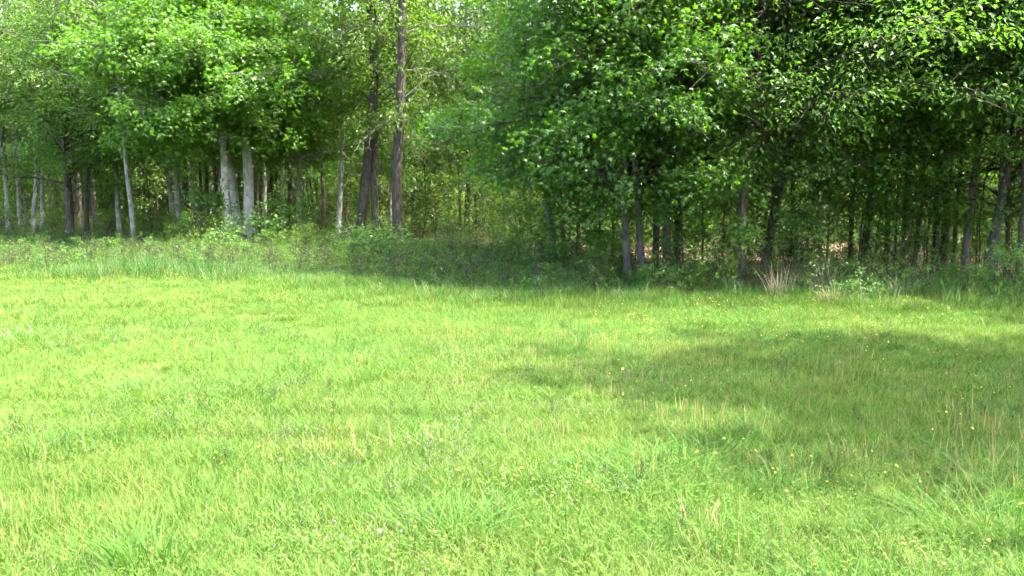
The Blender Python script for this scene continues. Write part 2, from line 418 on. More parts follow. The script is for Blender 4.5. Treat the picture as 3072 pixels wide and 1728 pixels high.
# trunk foot (pixel), width in pixels, a higher pixel on the same trunk, bark, crown, scale, turn, label
ROWS = [
 (10, 241, 5.6, 7, 139, 'grey', 'oak_b', .95, 0.3, 'slim grey trunk at the left edge of the wood, outermost of the slim row'),
 (22, 239, 4.2, 18, 143, 'grey', 'mid_b', .9, 1.1, 'slim grey tree just inside the outermost left trunk'),
 (33, 242, 5.0, 39, 179, 'grey', 'mid_a', .9, 2.0, 'slim grey trunk leaning right near the left edge'),
 (41, 241, 4.2, 48, 169, 'grey', 'oak_b', .9, 2.9, 'thin grey trunk bowed right beside the leaning one on the left'),
 (55, 232, 8.5, 55, 150, 'brown', 'mid_b', 1.0, .5, 'broad brown trunk set back behind the slim trunks at far left'),
 (72, 248, 8.5, 70, 150, 'dark', 'oak_a', 1.0, 1.9, 'mossy dark broad trunk in front of the black trunk group on the left'),
 (79, 238, 6.5, 79, 150, 'dark', 'mid_a', 1.0, 3.9, 'black trunk tucked right behind the mossy dark trunk on the left'),
 (86, 247, 5.0, 92, 180, 'dark', 'oak_b', .9, 5.0, 'black trunk leaning right beside the mossy dark trunk'),
 (98, 241, 5.4, 93, 185, 'brown', 'mid_b', .95, 2.2, 'brown trunk leaning left next to the reddish shaded trunk'),
 (108, 230, 6.0, 109, 170, 'brown', 'mid_a', 1.0, 1.2, 'reddish brown trunk deep in shade on the left'),
 (122, 246, 5.0, 117, 175, 'grey', 'oak_b', .95, 4.4, 'slender grey brown trunk curving left, midway along the left wood'),
 (135, 252, 5.2, 132, 178, 'grey', 'mid_b', .9, 5.6, 'straight slim grey trunk standing forward in the left tall grass'),
 (143, 230, 8.0, 143, 160, 'dark', 'mid_a', 1.0, .2, 'broad black trunk far back behind the straight slim grey trunk'),
 (176, 244, 5.2, 170, 178, 'grey', 'mid_b', .95, 3.3, 'grey trunk leaning left, first of the close grey pair'),
 (182, 246, 6.3, 179, 175, 'grey', 'mid_a', 1.0, 4.1, 'thicker straight grey trunk, second of the close grey pair'),
 (197, 232, 5.4, 194, 175, 'grey', 'mid_a', 1.0, 5.3, 'grey trunk set back between the grey pair and the pale double tree'),
 (210, 226, 4.0, 209, 170, 'pale', 'mid_b', .9, 1.6, 'pale thin trunk behind the leafy bush'),
 (231, 253, 8.0, 226, 176, 'pale', 'gum_a', 1.0, 0.0, 'pale lichened front stem of the bright green tree behind the bush'),
 (240, 247, 10.0, 231, 160, 'pale', 'gum_b', .95, 1.2, 'pale trunk leaning left behind the lichened front stem'),
 (250, 250, 12.0, 248, 140, 'pale', 'gum_b', 1.05, 3.6, 'thickest pale grey trunk carrying bright green star leaves'),
 (265, 240, 4.6, 265, 180, 'grey', 'mid_b', .95, 2.7, 'grey trunk just beside the thickest pale trunk'),
 (272, 229, 4.6, 273, 170, 'dark', 'mid_a', .95, 4.9, 'dark trunk set back, first of a dark pair near the pale trunks'),
 (276, 228, 4.0, 277, 170, 'dark', 'mid_b', .95, 5.9, 'dark thin trunk set back, second of the dark pair'),
 (284, 238, 4.0, 284, 145, 'pale', 'young_a', .9, .8, 'thin straight pale trunk above the low bush'),
 (291, 230, 5.2, 290, 170, 'dark', 'mid_a', .95, 1.4, 'dark trunk close behind the thin straight pale one'),
 (300, 245, 6.2, 299, 175, 'grey', 'gum_b', .92, 2.4, 'grey trunk right of the low bush, before the dead brush'),
 (323, 238, 4.4, 323, 130, 'brown', 'young_b', .95, 3.0, 'slim brown trunk alone among thin stems, between grey trunks'),
 (337, 248, 5.6, 343, 165, 'grey', 'young_a', .95, 4.2, 'grey brown trunk leaning right, pale at the foot, beside the dead brush'),
 (360, 251, 10.0, 368, 160, 'dark', 'sparse', 1.0, 5.1, 'thick black trunk leaning right in the middle of the wood edge'),
 (375, 251, 7.6, 377, 170, 'dark', 'sparse', .92, .9, 'straight black trunk between the leaning black and the largest trunk'),
 (397, 255, 11.8, 403, 100, 'dark', 'sparse', 1.08, 2.6, 'largest dark brown trunk with shed dead branches at its foot'),
 (409, 231, 4.0, 409, 160, 'grey', 'young_a', .95, 1.0, 'grey trunk set back close behind the largest trunk'),
 (413, 231, 3.6, 413, 160, 'dark', 'young_b', .95, 3.4, 'dark thin trunk set back beside the grey one near the largest trunk'),
 (461, 240, 2.8, 458, 180, 'vine', 'young_b', .8, 2.2, 'very thin dark stem beside the central dark trunk'),
 (467, 241, 5.6, 467, 150, 'dark', 'young_a', 1.0, 4.0, 'dark straight trunk in front of sunlit yellow green brush'),
 (478, 243, 6.0, 478, 160, 'dark', 'young_b', 1.1, 5.0, 'dark trunk with pale streak, right of the sunlit brush'),
 (483, 245, 3.0, 482, 160, 'brown', 'mid_b', .9, .4, 'thin brown trunk touching the streaked dark trunk'),
 (557, 271, 7.4, 552, 238, 'taupe', 'gum_b', .62, 2.0, 'grey trunk standing at the left end of the shaded low boughs'),
 (565, 263, 6.0, 563, 230, 'taupe', 'mid_b', 1.0, 3.2, 'slimmer grey trunk just behind the one at the shaded left end'),
 (580, 254, 4.2, 579, 215, 'dark', 'mid_a', 1.0, 5.4, 'slim dark trunk set back under the hanging boughs'),
 (628, 282, 8.2, 625, 225, 'taupe', 'gum_c', 1.0, 0.2, 'clear grey trunk in front under star leaved boughs, first of a cluster'),
 (643, 282, 7.8, 639, 235, 'taupe', 'gum_c', .95, 3.0, 'grey trunk curving left, second of the front cluster'),
 (655, 280, 7.0, 654, 225, 'dark', 'mid_b', 1.0, 1.2, 'dark trunk in the middle of the front cluster'),
 (666, 280, 8.4, 666, 220, 'taupe', 'oak_b', 1.0, 4.6, 'greenish grey trunk at the right of the front cluster'),
 (676, 274, 8.6, 678, 120, 'dark', 'oak_a', .95, 2.4, 'black rough trunk at the end of the front cluster'),
 (738, 284, 9.0, 742, 220, 'brown', 'oak_a', 1.0, 0.0, 'shaded brown trunk alone on bare leaf litter, right of the front cluster'),
 (764, 277, 9.0, 773, 210, 'dark', 'oak_b', 1.05, 5.2, 'black trunk leaning right behind the tall dry grass'),
 (862, 271, 8.0, 866, 190, 'dark', 'oak_b', 1.0, 3.8, 'ivied dark trunk behind the grey dead twigs'),
 (885, 277, 4.6, 886, 200, 'dark', 'mid_b', .9, .6, 'thin leafy dark trunk before the sunlit leaf litter'),
 (904, 271, 7.2, 903, 200, 'brown', 'mid_a', 1.05, 2.8, 'brown trunk set back over sunlit litter, first of a brown pair'),
 (915, 271, 7.4, 916, 200, 'brown', 'oak_b', 1.0, 4.4, 'brown trunk set back over sunlit litter, second of a brown pair'),
 (933, 279, 7.0, 936, 190, 'dark', 'oak_a', .95, 4.4, 'black trunk of the close double trunk at right, on its left side'),
 (941, 278, 8.4, 950, 60, 'dark', 'oak_b', 1.1, 1.8, 'thicker black trunk of the close double trunk at right'),
 (964, 284, 7.6, 966, 195, 'brown', 'mid_a', 1.0, .9, 'straight dark brown trunk right of the close double trunk'),
 (984, 288, 8.4, 992, 235, 'dark', 'oak_b', 1.0, 3.1, 'dark trunk leaning right near the right edge'),
 (993, 286, 5.6, 995, 220, 'taupe', 'gum_c', .82, 1.9, 'grey trunk pressed against the dark leaning trunk at right'),
 (1017, 290, 5.0, 1017, 230, 'dark', 'oak_b', .95, 4.9, 'thin dark trunk at the right edge of the photo'),
 (92, 233, 3.4, 93, 170, 'dark', 'mid_b', 1.0, 1.0, 'slim dark trunk between the leaning black and brown trunks on the left'),
 (104, 228, 3.6, 103, 170, 'dark', 'mid_a', 1.0, 2.0, 'slim dark trunk just left of the reddish shaded trunk'),
 (115, 230, 3.2, 116, 170, 'brown', 'mid_b', 1.0, 3.0, 'slim brown trunk just right of the reddish shaded trunk'),
 (128, 229, 3.2, 127, 170, 'brown', 'mid_a', 1.0, 4.0, 'slim trunk seen between the curving and the forward slim grey trunks'),
 (151, 231, 3.0, 152, 170, 'dark', 'mid_b', 1.0, 5.0, 'slim dark trunk right of the broad black trunk far back'),
 (160, 229, 3.6, 159, 170, 'brown', 'mid_b', 1.0, 0.0, 'slim brown trunk midway between the broad black trunk and the grey pair'),
 (168, 232, 3.0, 168, 170, 'dark', 'mid_a', 1.0, 1.5, 'slim dark trunk close on the left of the grey pair'),
 (188, 231, 3.6, 188, 170, 'dark', 'mid_b', 1.0, 2.5, 'slim dark trunk close on the right of the grey pair'),
 (204, 231, 3.4, 203, 170, 'dark', 'mid_b', 1.0, 3.5, 'slim dark trunk behind the leafy bush, left of the pale thin trunk'),
 (219, 233, 3.6, 220, 170, 'dark', 'mid_a', 1.0, 4.5, 'slim dark trunk left of the pale lichened stem'),
 (258, 233, 3.2, 258, 170, 'dark', 'mid_b', 1.0, 5.5, 'slim dark trunk just right of the thickest pale trunk'),
 (306, 230, 3.4, 306, 170, 'dark', 'young_b', 1.0, .7, 'slim dark trunk set back right of the grey trunk by the low bush'),
 (314, 231, 2.8, 313, 170, 'dark', 'young_a', 1.0, 1.7, 'thin dark trunk left of the slim lone brown trunk'),
 (348, 226, 3.4, 348, 150, 'brown', 'mid_a', 1.25, 2.7, 'slim brown trunk far back left of the leaning black trunk'),
 (388, 224, 3.2, 388, 150, 'dark', 'mid_a', 1.25, 3.7, 'slim dark trunk far back between the straight black and largest trunks'),
 (428, 224, 3.4, 428, 150, 'brown', 'mid_a', 1.25, 4.7, 'slim brown trunk far back above the brush pile'),
 (447, 222, 3.0, 446, 150, 'dark', 'mid_b', 1.35, 5.7, 'slim dark trunk far back above the sunlit yellow bush'),
 (500, 226, 3.2, 500, 150, 'dark', 'mid_b', 1.25, .2, 'slim dark trunk far back right of the streaked dark trunk'),
 (850, 276, 4.4, 851, 200, 'dark', 'mid_b', .95, 1.1, 'slim dark trunk left of the ivied dark trunk'),
 (952, 276, 4.0, 953, 200, 'dark', 'mid_a', .95, 2.1, 'slim dark trunk between the double trunk and the straight brown one'),
 (1006, 280, 4.6, 1005, 200, 'dark', 'mid_b', 1.0, 3.1, 'slim dark trunk just inside the right edge'),
]
listed = []
for k, (px, py, w, qx, qy, bark, key, sc, rot, label) in enumerate(ROWS):
    x, y = gp(px, py)
    d = y / math.cos(0)
    rad = w / FPX * d / 2
    slope = ((qx - px) / (py - qy), 0.0)
    # drop the perspective convergence caused by the camera looking down
    tree('tree', label, 'tree', 'trees along the wood edge', x, y, rad, bark, key, slope, 100 + k + (200 if k > 90 else 0), sc, rot)
    listed.append((x, y, label))

# trees beyond the frame on the right: they shade the meadow's right side
for k, (x, y, rad, key, sc, rot, label) in enumerate((
    (9.2, 6.2, .16, 'shade', 1.15, 1.0, 'leafy tree standing in the meadow just outside the right of the view'),
    (12.0, 11.8, .14, 'shade', .85, 2.0, 'smaller tree in the meadow corner outside the right of the view'),
    (13.2, 15.0, .17, 'oak_a', 1.0, 2.0, 'edge tree of the wood outside the right of the view'),
    (17.0, 17.5, .15, 'oak_b', 1.0, 3.0, 'second edge tree of the wood outside the right of the view'),
    (15.0, 21.5, .15, 'mid_a', 1.0, 4.0, 'tree behind the edge trees outside the right of the view'))):
    tree('tree', label, 'tree', 'trees along the wood edge', x, y, rad, 'dark', key, (0.02, 0), 300 + k, sc, rot)

# deeper in the wood
rng = np.random.default_rng(77)
P0 = [(x, y) for x, y, _ in listed]
deep, under = [], []
def clear(x, y, pts, dist): return all((x - a) ** 2 + (y - b) ** 2 > dist ** 2 for a, b in pts)
def in_clearing(x, y): return ((x + .5 - .12 * (y - 37)) / 4.0) ** 2 + ((y - 37) / 6.5) ** 2 < 1
tries = 0
while len(deep) < 125 and tries < 6000:
    tries += 1
    y = rng.uniform(20, 72); x = rng.uniform(-.68 * y - 3, .72 * y + 4)
    if y < floor_y(x) + 4 or in_clearing(x, y): continue
    if x > 0 and y < 34 and rng.uniform() < .6: continue
    if clear(x, y, P0 + deep, 2.5): deep.append((x, y))
def side(x, y):
    a = x / y
    return ('left edge', 'far left', 'left', 'left of centre', 'centre', 'right of centre', 'right', 'far right', 'right edge')[int(np.clip((a + .6) / 1.2 * 9, 0, 8))]
ORD = 'first second third fourth fifth sixth seventh eighth ninth tenth eleventh twelfth thirteenth fourteenth fifteenth sixteenth seventeenth eighteenth'.split()
pending = []
def ordinal_labels():
    groups = {}
    for o, what, dep, sd_ in pending: groups.setdefault((what, dep, sd_), []).append(o)
    for (what, dep, sd_), os_ in groups.items():
        os_.sort(key=lambda o: o.location.x / o.location.y)
        for q, o in enumerate(os_):
            o['label'] = f'{what} {dep}, {sd_}' + ('' if len(os_) == 1 else f', {ORD[min(q, 17)]} from the left')
for k, (x, y) in enumerate(deep):
    key = ('mid_a', 'mid_b', 'young_a', 'young_b', 'oak_b')[int(rng.integers(0, 5))]
    bark = ('grey', 'dark', 'brown')[int(rng.integers(0, 3))]
    dep = 'in the second rank' if y < 36 else ('deep' if y < 54 else 'farthest back')
    t = tree('woodland_tree', '-', 'tree', f'{bark} woodland trees {dep}',
         x, y, rng.uniform(.06, .15), bark, key, (rng.normal(0, .03), 0), 400 + k, rng.uniform(.85, 1.25), rng.uniform(0, 6.28))
    pending.append((t, f'{bark} trunk', dep + ' in the wood', side(x, y)))
tries = 0
while len(under) < 125 and tries < 8000:
    tries += 1
    y = rng.uniform(17, 66); x = rng.uniform(-.66 * y - 2, .7 * y + 3)
    if y < floor_y(x) + (10.0 if x < -.14 * y else 3.2): continue
    if clear(x, y, under, 1.5) and clear(x, y, P0, .8): under.append((x, y))
for k, (x, y) in enumerate(under):
    key = ('under_a', 'under_b', 'under_c', 'under_c', 'under_a')[int(rng.integers(0, 5))]
    if in_clearing(x, y): key = 'under_c'
    what = {'under_a': 'slender green sapling', 'under_b': 'star leaved sapling', 'under_c': 'yellow green sapling'}[key]
    dep = 'close behind edge trunks' if y < 30 else ('midway into the wood' if y < 46 else 'far back in the wood')
    t = tree('sapling', '-', 'sapling', f'{what}s {dep}', x, y, rng.uniform(.018, .035), 'vine', key,
         (rng.normal(0, .05), 0), 600 + k, rng.uniform(.8, 1.35), rng.uniform(0, 6.28), h1=1.0, sway=.04)
    pending.append((t, what, dep, side(x, y)))
ordinal_labels()
# leafy young trees right at the shaded edge
for k, (px, py, key, sc, label) in enumerate((
    (545, 264, 'under_b', .8, 'star leaved young tree beside the first shaded grey trunk'),
    (575, 268, 'under_b', .7, 'star leaved young tree right of the shaded grey trunk pair'),
    (612, 280, 'under_b', .5, 'small star leaved young tree just left of the clear grey trunk'),
    (684, 284, 'under_b', .5, 'small star leaved young tree at the right foot of the front cluster'),
    (858, 282, 'under_a', .6, 'leafy young tree before the ivied dark trunk'),
    (598, 272, 'under_b', .75, 'star leaved young tree left of the front cluster'),
    (702, 276, 'under_b', .8, 'star leaved young tree between the front cluster and the lone brown trunk'),
    (722, 264, 'under_a', .8, 'leafy young tree behind the lone brown trunk'),
    (790, 274, 'under_a', .9, 'leafy young tree behind the tall dry tuft'),
    (826, 280, 'under_a', .7, 'low leafy young tree behind the spreading dry tuft'),
    (893, 282, 'under_a', .6, 'thin leafy young tree before the brown pair'),
    (926, 283, 'under_a', .55, 'small leafy young tree at the left of the double trunk'),
    (976, 274, 'under_a', .6, 'leafy young tree behind the leaning dark trunk at right'),
    (530, 258, 'under_a', .9, 'leafy young tree at the left end of the hanging boughs'),
    (505, 250, 'under_c', .9, 'yellow green young tree right of the streaked dark trunk'))):
    x, y = gp(px, py)
    tree('sapling', label, 'sapling', 'young trees at the shaded wood edge', x, y, .025, 'vine', key, (rng.normal(0, .04), 0), 800 + k, sc, rng.uniform(0, 6.28), h1=1.0, sway=.04)

# shrubs one can tell apart
SHRUBS = [
 (208, 254, 'shrub_a', 1.1, 'large bright green bush in front of the pale trunks'),
 (200, 258, 'shrub_b', .9, 'low yellow green bush at the left foot of the large bush'),
 (222, 264, 'shrub_c', .7, 'low star leaved bush right in front of the pale stem'),
 (262, 256, 'shrub_c', 1.1, 'small bush at the foot of the thickest pale trunk'),
 (290, 252, 'shrub_a', .95, 'dark green bush before the thin straight pale trunk'),
 (306, 258, 'shrub_b', .7, 'low yellowish bush right of the dark green bush'),
 (180, 252, 'shrub_b', .8, 'yellow green bush at the foot of the close grey pair'),
 (152, 247, 'shrub_b', .9, 'pale green bush behind the straight slim grey trunk'),
 (113, 243, 'shrub_b', .9, 'yellow green bush between brown trunks on the left'),
 (62, 240, 'shrub_b', .9, 'sunlit bush beside the mossy dark trunk'),
 (2, 243, 'shrub_b', 1.0, 'bush at the left edge of the photo'),
 (352, 258, 'shrub_c', .8, 'low bush before the leaning black trunk'),
 (386, 260, 'shrub_c', .8, 'low bush in front of the straight black trunk'),
 (372, 268, 'shrub_c', .7, 'small leafy weed in the tall grass below the black trunks'),
 (436, 246, 'shrub_b', 1.2, 'sunlit yellow bush beside the brush pile'),
 (446, 236, 'under_c', .75, 'tall sunlit yellow green bush in the clearing'),
 (495, 238, 'under_c', .7, 'sunlit bush right of the streaked dark trunk'),
 (520, 262, 'shrub_a', .9, 'dark bush at the left end of the shaded boughs'),
 (540, 276, 'shrub_c', .7, 'low dark bush before the shaded grey trunk'),
 (576, 278, 'shrub_c', .7, 'low star leaved bush left of the front cluster'),
 (600, 284, 'shrub_a', .4, 'small dark bush just left of the front cluster'),
 (655, 292, 'shrub_c', .45, 'low bush at the foot of the front cluster'),
 (690, 292, 'shrub_c', .45, 'low bush right of the front cluster'),
 (716, 292, 'shrub_b', .55, 'small pale weed on the shaded litter'),
 (800, 284, 'shrub_a', .8, 'grey green bush behind the dry grass'),
 (838, 288, 'shrub_c', .45, 'thin bush right of the dry grass'),
 (872, 287, 'shrub_b', .45, 'small yellow green weed before the litter'),
 (905, 294, 'shrub_c', .4, 'low weed between the dry tufts on the right'),
 (946, 288, 'shrub_c', .45, 'low bush at the foot of the close double trunk'),
 (1008, 306, 'shrub_a', .5, 'leafy bush in the grass at the right edge'),
 (975, 298, 'shrub_c', .45, 'low weed before the leaning trunk at right'),
 (862, 306, 'shrub_c', .35, 'small leafy weed in the grass beside the grey dry tuft'),
]
for k, (px, py, key, sc, label) in enumerate(SHRUBS):
    x, y = gp(px, py)
    root = tag(obj('shrub', None, loc=(x, y, float(H(x, y)))), label, 'shrub', 'shrubs along the wood edge')
    br, cr, _, _ = CROWN[key]
    rt = rng.uniform(0, 6.28)
    obj('stems', br, root, (0, 0, 0), (0, 0, rt), (sc,) * 3)['kind'] = 'stuff'
    obj('foliage', cr, root, (0, 0, 0), (0, 0, rt), (sc,) * 3)

# ------------------------------------------------------------------ dead wood, vines, dry grass
def stick_mesh(seed, L, r0, bendy=.12, twigs=3):
    r = np.random.default_rng(seed)
    s = np.linspace(0, 1, 9)
    c = np.stack((s * L, np.cumsum(r.normal(0, bendy, 9)) * L / 6, np.cumsum(r.normal(0, bendy * .6, 9)) * L / 8), -1)
    parts = [(*tube(c, r0 * (1 - .75 * s), 5), 0, .5)]
    for _ in range(twigs):
        i = int(r.integers(2, 8)); a = c[i]; d = nrm(np.array((.8, r.normal(0, .8), r.normal(.2, .6)))); l = L * r.uniform(.15, .4)
        q = np.stack([a + d * l * t + np.array((0, 0, -.1)) * l * t * t + r.normal(0, .02 * l, 3) * (t > 0) for t in (0, .35, .7, 1)])
        parts.append((*tube(q, r0 * .45 * np.array((1, .8, .55, .2)), 4), 0, .5))
    return build('stick', parts, [M['dead']], True)
STICKS = [stick_mesh(900 + k, l, r, b) for k, (l, r, b) in enumerate(((2.2, .022, .1), (1.6, .016, .14), (2.8, .028, .08), (1.2, .012, .16), (1.9, .014, .2)))]
def pile(label, px, py, n, sx, sy, hgt):
    x, y = gp(px, py)
    root = tag(obj('brush_pile', None, loc=(x, y, float(H(x, y)))), label, 'brush pile', 'fallen branches')
    for k in range(n):
        a, b = rng.normal(0, sx * .45), rng.normal(0, sy * .45)
        zc = max(.02, hgt * math.exp(-(a / sx) ** 2 - (b / sy) ** 2) * rng.uniform(0, 1))
        an = rng.normal(0, .55) + (math.pi if rng.uniform() < .5 else 0)
        sc = rng.uniform(.5, 1.0)
        obj('stick', STICKS[k % 5], root, (a - .8 * sc * math.cos(an), b - .8 * sc * math.sin(an), zc + .03), (rng.uniform(0, 6), rng.normal(0, .12), an), (sc,) * 3)
pile('brush pile of pale fallen branches right of the largest trunk', 430, 250, 44, 1.9, .9, .35)
pile('low scatter of dead branches between the leaning trunk and black trunks', 322, 248, 26, 1.6, .8, .3)
pile('dead branches lying at the shaded end of the brush', 470, 252, 16, 1.3, .6, .12)
pile('fallen twigs on the litter behind the dry tuft', 960, 286, 14, 1.2, .7, .1)

def bough(name, label, px, py, d, L, rz, ry, mesh, cat='branch', grp='bare boughs', sc=1.0):
    u, v = (px - 512) / FPX, (288 - py) / FPX
    f, z = math.cos(PITCH) + math.sin(PITCH) * v, -math.sin(PITCH) + math.cos(PITCH) * v
    t = d / f
    return tag(obj(name, mesh, None, (u * t, d, CAM_H + z * t), (0, ry, rz), (sc,) * 3), label, cat, grp)

# bare twiggy limbs of the largest trunk and its neighbours
def dead_limb_mesh(seed, L, r0):
    r = np.random.default_rng(seed)
    parts = []
    def go(p, d, l, rad, depth):
        n = 6; q = [p]
        for k in range(n):
            d = nrm(d + r.normal(0, .16, 3) + np.array((0, 0, -.02)))
            q.append(q[-1] + d * l / n)
        q = np.array(q)
        parts.append((*tube(q, np.linspace(rad, rad * .3, n + 1), 5 if depth == 0 else 3), 0, .5))
        if depth < 2:
            for _ in range(7 if depth == 0 else 5):
                k = int(r.integers(1, n + 1))
                dd = nrm(d + r.normal(0, .65, 3) + np.array((0, 0, .05)))
                go(q[k], dd, l * r.uniform(.3, .5), rad * .45, depth + 1)
    go(np.zeros(3), np.array((1.0, 0, .12)), L, r0, 0)
    return build('dead_limb', parts, [M['dead']], True)
DEAD = [dead_limb_mesh(950 + k, 2.6, .032) for k in range(4)]
trees_by_label = {o['label']: o for o in C.objects if o.name.split('.')[0] == 'tree'}
for lab, specs in (('largest dark brown', ((3.4, .4, .6), (4.4, -.2, .9), (5.3, .25, .9), (6.3, -.1, 1.1), (4.0, 3.3, .5), (6.0, 3.0, .7))),
                   ('thick black', ((3.4, 2.9, .7), (4.2, .3, .6), (5.4, 3.4, .8))), ('straight black', ((3.8, -.4, .7), (2.6, 2.6, .5))),
                   ('grey brown trunk leaning', ((2.5, .2, .6), (3.2, 3.5, .6)))):
    t = next(o for l, o in trees_by_label.items() if l.startswith(lab))
    for k, (z, a, s) in enumerate(specs):
        sl = 0.03
        obj('dead_limb', DEAD[k % 4], t, (sl * z, 0, z), (0, rng.normal(0, .15), a), (s,) * 3)

def vine_mesh(seed, L):
    r = np.random.default_rng(seed)
    z = np.linspace(0, L, 14)
    x = np.cumsum(r.normal(0, .07, 14)); y = np.cumsum(r.normal(0, .05, 14))
    return build('vine', [(*tube(np.stack((x - x[0], y - y[0], z), -1), np.linspace(.016, .009, 14), 5), 0, .5)], [M['vine']], True)
VINES = [vine_mesh(970 + k, 5.5) for k in range(4)]
for k, (px, py, lab) in enumerate((
    (316, 246, 'thin woody vine hanging left of the grey brown leaning trunk'), (346, 247, 'thin woody vine hanging between leaning trunks'),
    (384, 246, 'dark vine hanging between the straight black and the largest trunk'), (420, 242, 'thin vine hanging over the brush pile'),
    (452, 240, 'thin dark vine left of the central dark trunk'), (510, 246, 'thin dark vine right of the streaked trunk'),
    (524, 244, 'thin dark vine before the shaded boughs'), (870, 274, 'thin vine beside the ivied dark trunk'),
    (922, 276, 'thin leaning vine right of the brown pair'), (978, 280, 'thin vine beside the leaning trunk at right'),
    (1004, 284, 'thin vine close to the right edge'), (64, 242, 'thin dark vine left of the mossy dark trunk'), (160, 242, 'thin vine left of the close grey pair'))):
    x, y = gp(px, py)
    tag(obj('vine', VINES[k % 4], None, (x, y, float(H(x, y)) - .05), (rng.normal(0, .05), rng.normal(0, .06), rng.uniform(0, 6))), lab, 'vine', 'vines hanging in the wood')
x, y = gp(30, 236)
tag(obj('fallen_branch', stick_mesh(990, 3.6, .035, .05, 2), None, (x - .4, y - 2.5, 1.5), (0, .42, -.1)), 'dark fallen branch slanting across slim trunks on the left', 'branch', 'fallen branches')

def blades(r, n, rad, h, w, bend, lean=.25, power=1.0, vals=None, segs=3):
    a = r.uniform(0, 2 * math.pi, n); q = rad * r.uniform(0, 1, n) ** .6
    b = np.stack((np.cos(a) * q, np.sin(a) * q, np.zeros(n) - .01), -1)
    da = a + r.normal(0, 1.1, n)
    d = np.stack((np.cos(da), np.sin(da), np.zeros(n)), -1)
    sd_ = np.stack((-np.sin(da), np.cos(da), np.zeros(n)), -1)
    tw = r.uniform(-.9, .9, n)
    sd_ = nrm(sd_ * np.cos(tw)[:, None] + d * np.sin(tw)[:, None])
    hh = h[0] + (h[1] - h[0]) * r.uniform(0, 1, n) ** power
    bn = bend * r.uniform(.15, 1.3, n); ln = lean * r.uniform(0, 1, n)
    V = []
    ts = np.linspace(0, 1, segs + 1)
    for t in ts[:-1]:
        c = b + d * (hh * (ln * t + bn * t * t))[:, None]; c[:, 2] += hh * t * (1 - .35 * bn * t)
        ww = (w * r.uniform(.7, 1.2, n) * (1 - .75 * t ** 2))[:, None] if t == 0 else ww0 * (1 - .75 * t ** 2)
        if t == 0: ww0 = ww
        V += [c - sd_ * ww / 2, c + sd_ * ww / 2]
    c = b + d * (hh * (ln + bn))[:, None]; c[:, 2] += hh * (1 - .35 * bn)
    V.append(c)
    V = np.stack(V, 1); k = 2 * segs + 1
    f = []
    for s in range(segs - 1):
        f += [(2 * s, 2 * s + 1, 2 * s + 3), (2 * s, 2 * s + 3, 2 * s + 2)]
    f.append((2 * segs - 2, 2 * segs - 1, 2 * segs))
    F = np.array(f)[None] + (np.arange(n) * k)[:, None, None]
    val = r.uniform(0, 1, n) if vals is None else vals
    return V.reshape(-1, 3), F.reshape(-1, 3), np.repeat(val, k)

# dry grass tufts at the right, grass clumps in the meadow
for k, (px, py, n, rad, h, bend, mat, label) in enumerate((
    (779, 300, 110, .22, (.45, 1.05), .35, 'straw', 'tall upright dry grass tuft before the dark trunk'),
    (836, 306, 130, .28, (.25, .6), .9, 'straw', 'spreading pale dry grass tuft in the grass at right'),
    (902, 303, 80, .2, (.3, .75), .4, 'straw', 'thin dry grass tuft before the sunlit litter'),
    (820, 296, 50, .3, (.5, 1.2), .5, 'straw', 'sparse tall dry stalks between the two dry tufts'))):
    x, y = gp(px, py); r = np.random.default_rng(1000 + k)
    v, f, val = blades(r, int(n * .7), rad * .8, (h[0] * .7, h[1] * .72), .008, bend, .3)
    tag(obj('dry_grass_tuft', build('dry_grass_tuft', [(v, f, 0, val)], [M[mat]]), None, (x, y, float(H(x, y)))), label, 'grass tuft', 'dry grass tufts')
for k, (px, py, n, rad, h, w, bend, mat, label) in enumerate((
    (636, 482, 170, .48, (.10, .28), .014, .9, 'broad', 'wide patch of broad bladed grass in the lit meadow middle'),
    (690, 462, 80, .30, (.10, .26), .013, .9, 'broad', 'smaller broad bladed patch behind the wide one'),
    (457, 536, 130, .26, (.12, .32), .009, .8, 'broad', 'bright green grass clump near the bottom centre'),
    (430, 452, 90, .24, (.10, .26), .007, .6, 'grass', 'darker grass clump in the middle of the meadow'),
    (280, 384, 120, .60, (.12, .30), .012, .8, 'broad', 'loose broad bladed patch left of the meadow middle'),
    (160, 398, 110, .45, (.12, .30), .010, .8, 'shrub', 'dark green weedy clump on the left of the meadow'),
    (974, 532, 90, .30, (.22, .50), .008, 1.0, 'broad', 'long arching grass clump near the lower right corner'),
    (1012, 500, 60, .25, (.22, .48), .008, .9, 'broad', 'long grass clump at the right edge of the meadow'),
    (712, 545, 60, .22, (.14, .34), .007, .7, 'broad', 'grass clump with pale dead blades at bottom right of centre'),
    (743, 328, 90, .38, (.18, .42), .012, .9, 'broad', 'coarse grass clump at the far right of the lit meadow'),
    (700, 326, 80, .30, (.18, .40), .010, .8, 'broad', 'coarse grass clump left of the far right one'),
    (147, 560, 80, .16, (.16, .36), .009, .5, 'broad', 'upright grass clump at the bottom left'),
    (353, 396, 60, .10, (.2, .34), .007, .4, 'grass', 'narrow upright tuft in the left meadow'),
    (28, 340, 120, .50, (.15, .35), .016, .6, 'shrub', 'blue green leafy clump at the far left of the meadow'))):
    x, y = gp(px, py); r = np.random.default_rng(1100 + k)
    h = (h[0] * .7, h[1] * .72)
    v, f, val = blades(r, int(n * 2.2), rad, h, w * .62, bend * 1.25, .9, segs=4)
    parts = [(v, f, 0, val)]
    if 'dead' in label:
        v, f, val = blades(r, n // 8, rad, (h[0], h[1] * .9), w * .7, bend, .6, segs=4); parts.append((v, f, 1, val))
    tag(obj('grass_clump', build('grass_clump', parts, [M[mat], M['straw']]), None, (x, y, float(H(x, y)))), label, 'grass clump', 'grass clumps in the meadow')

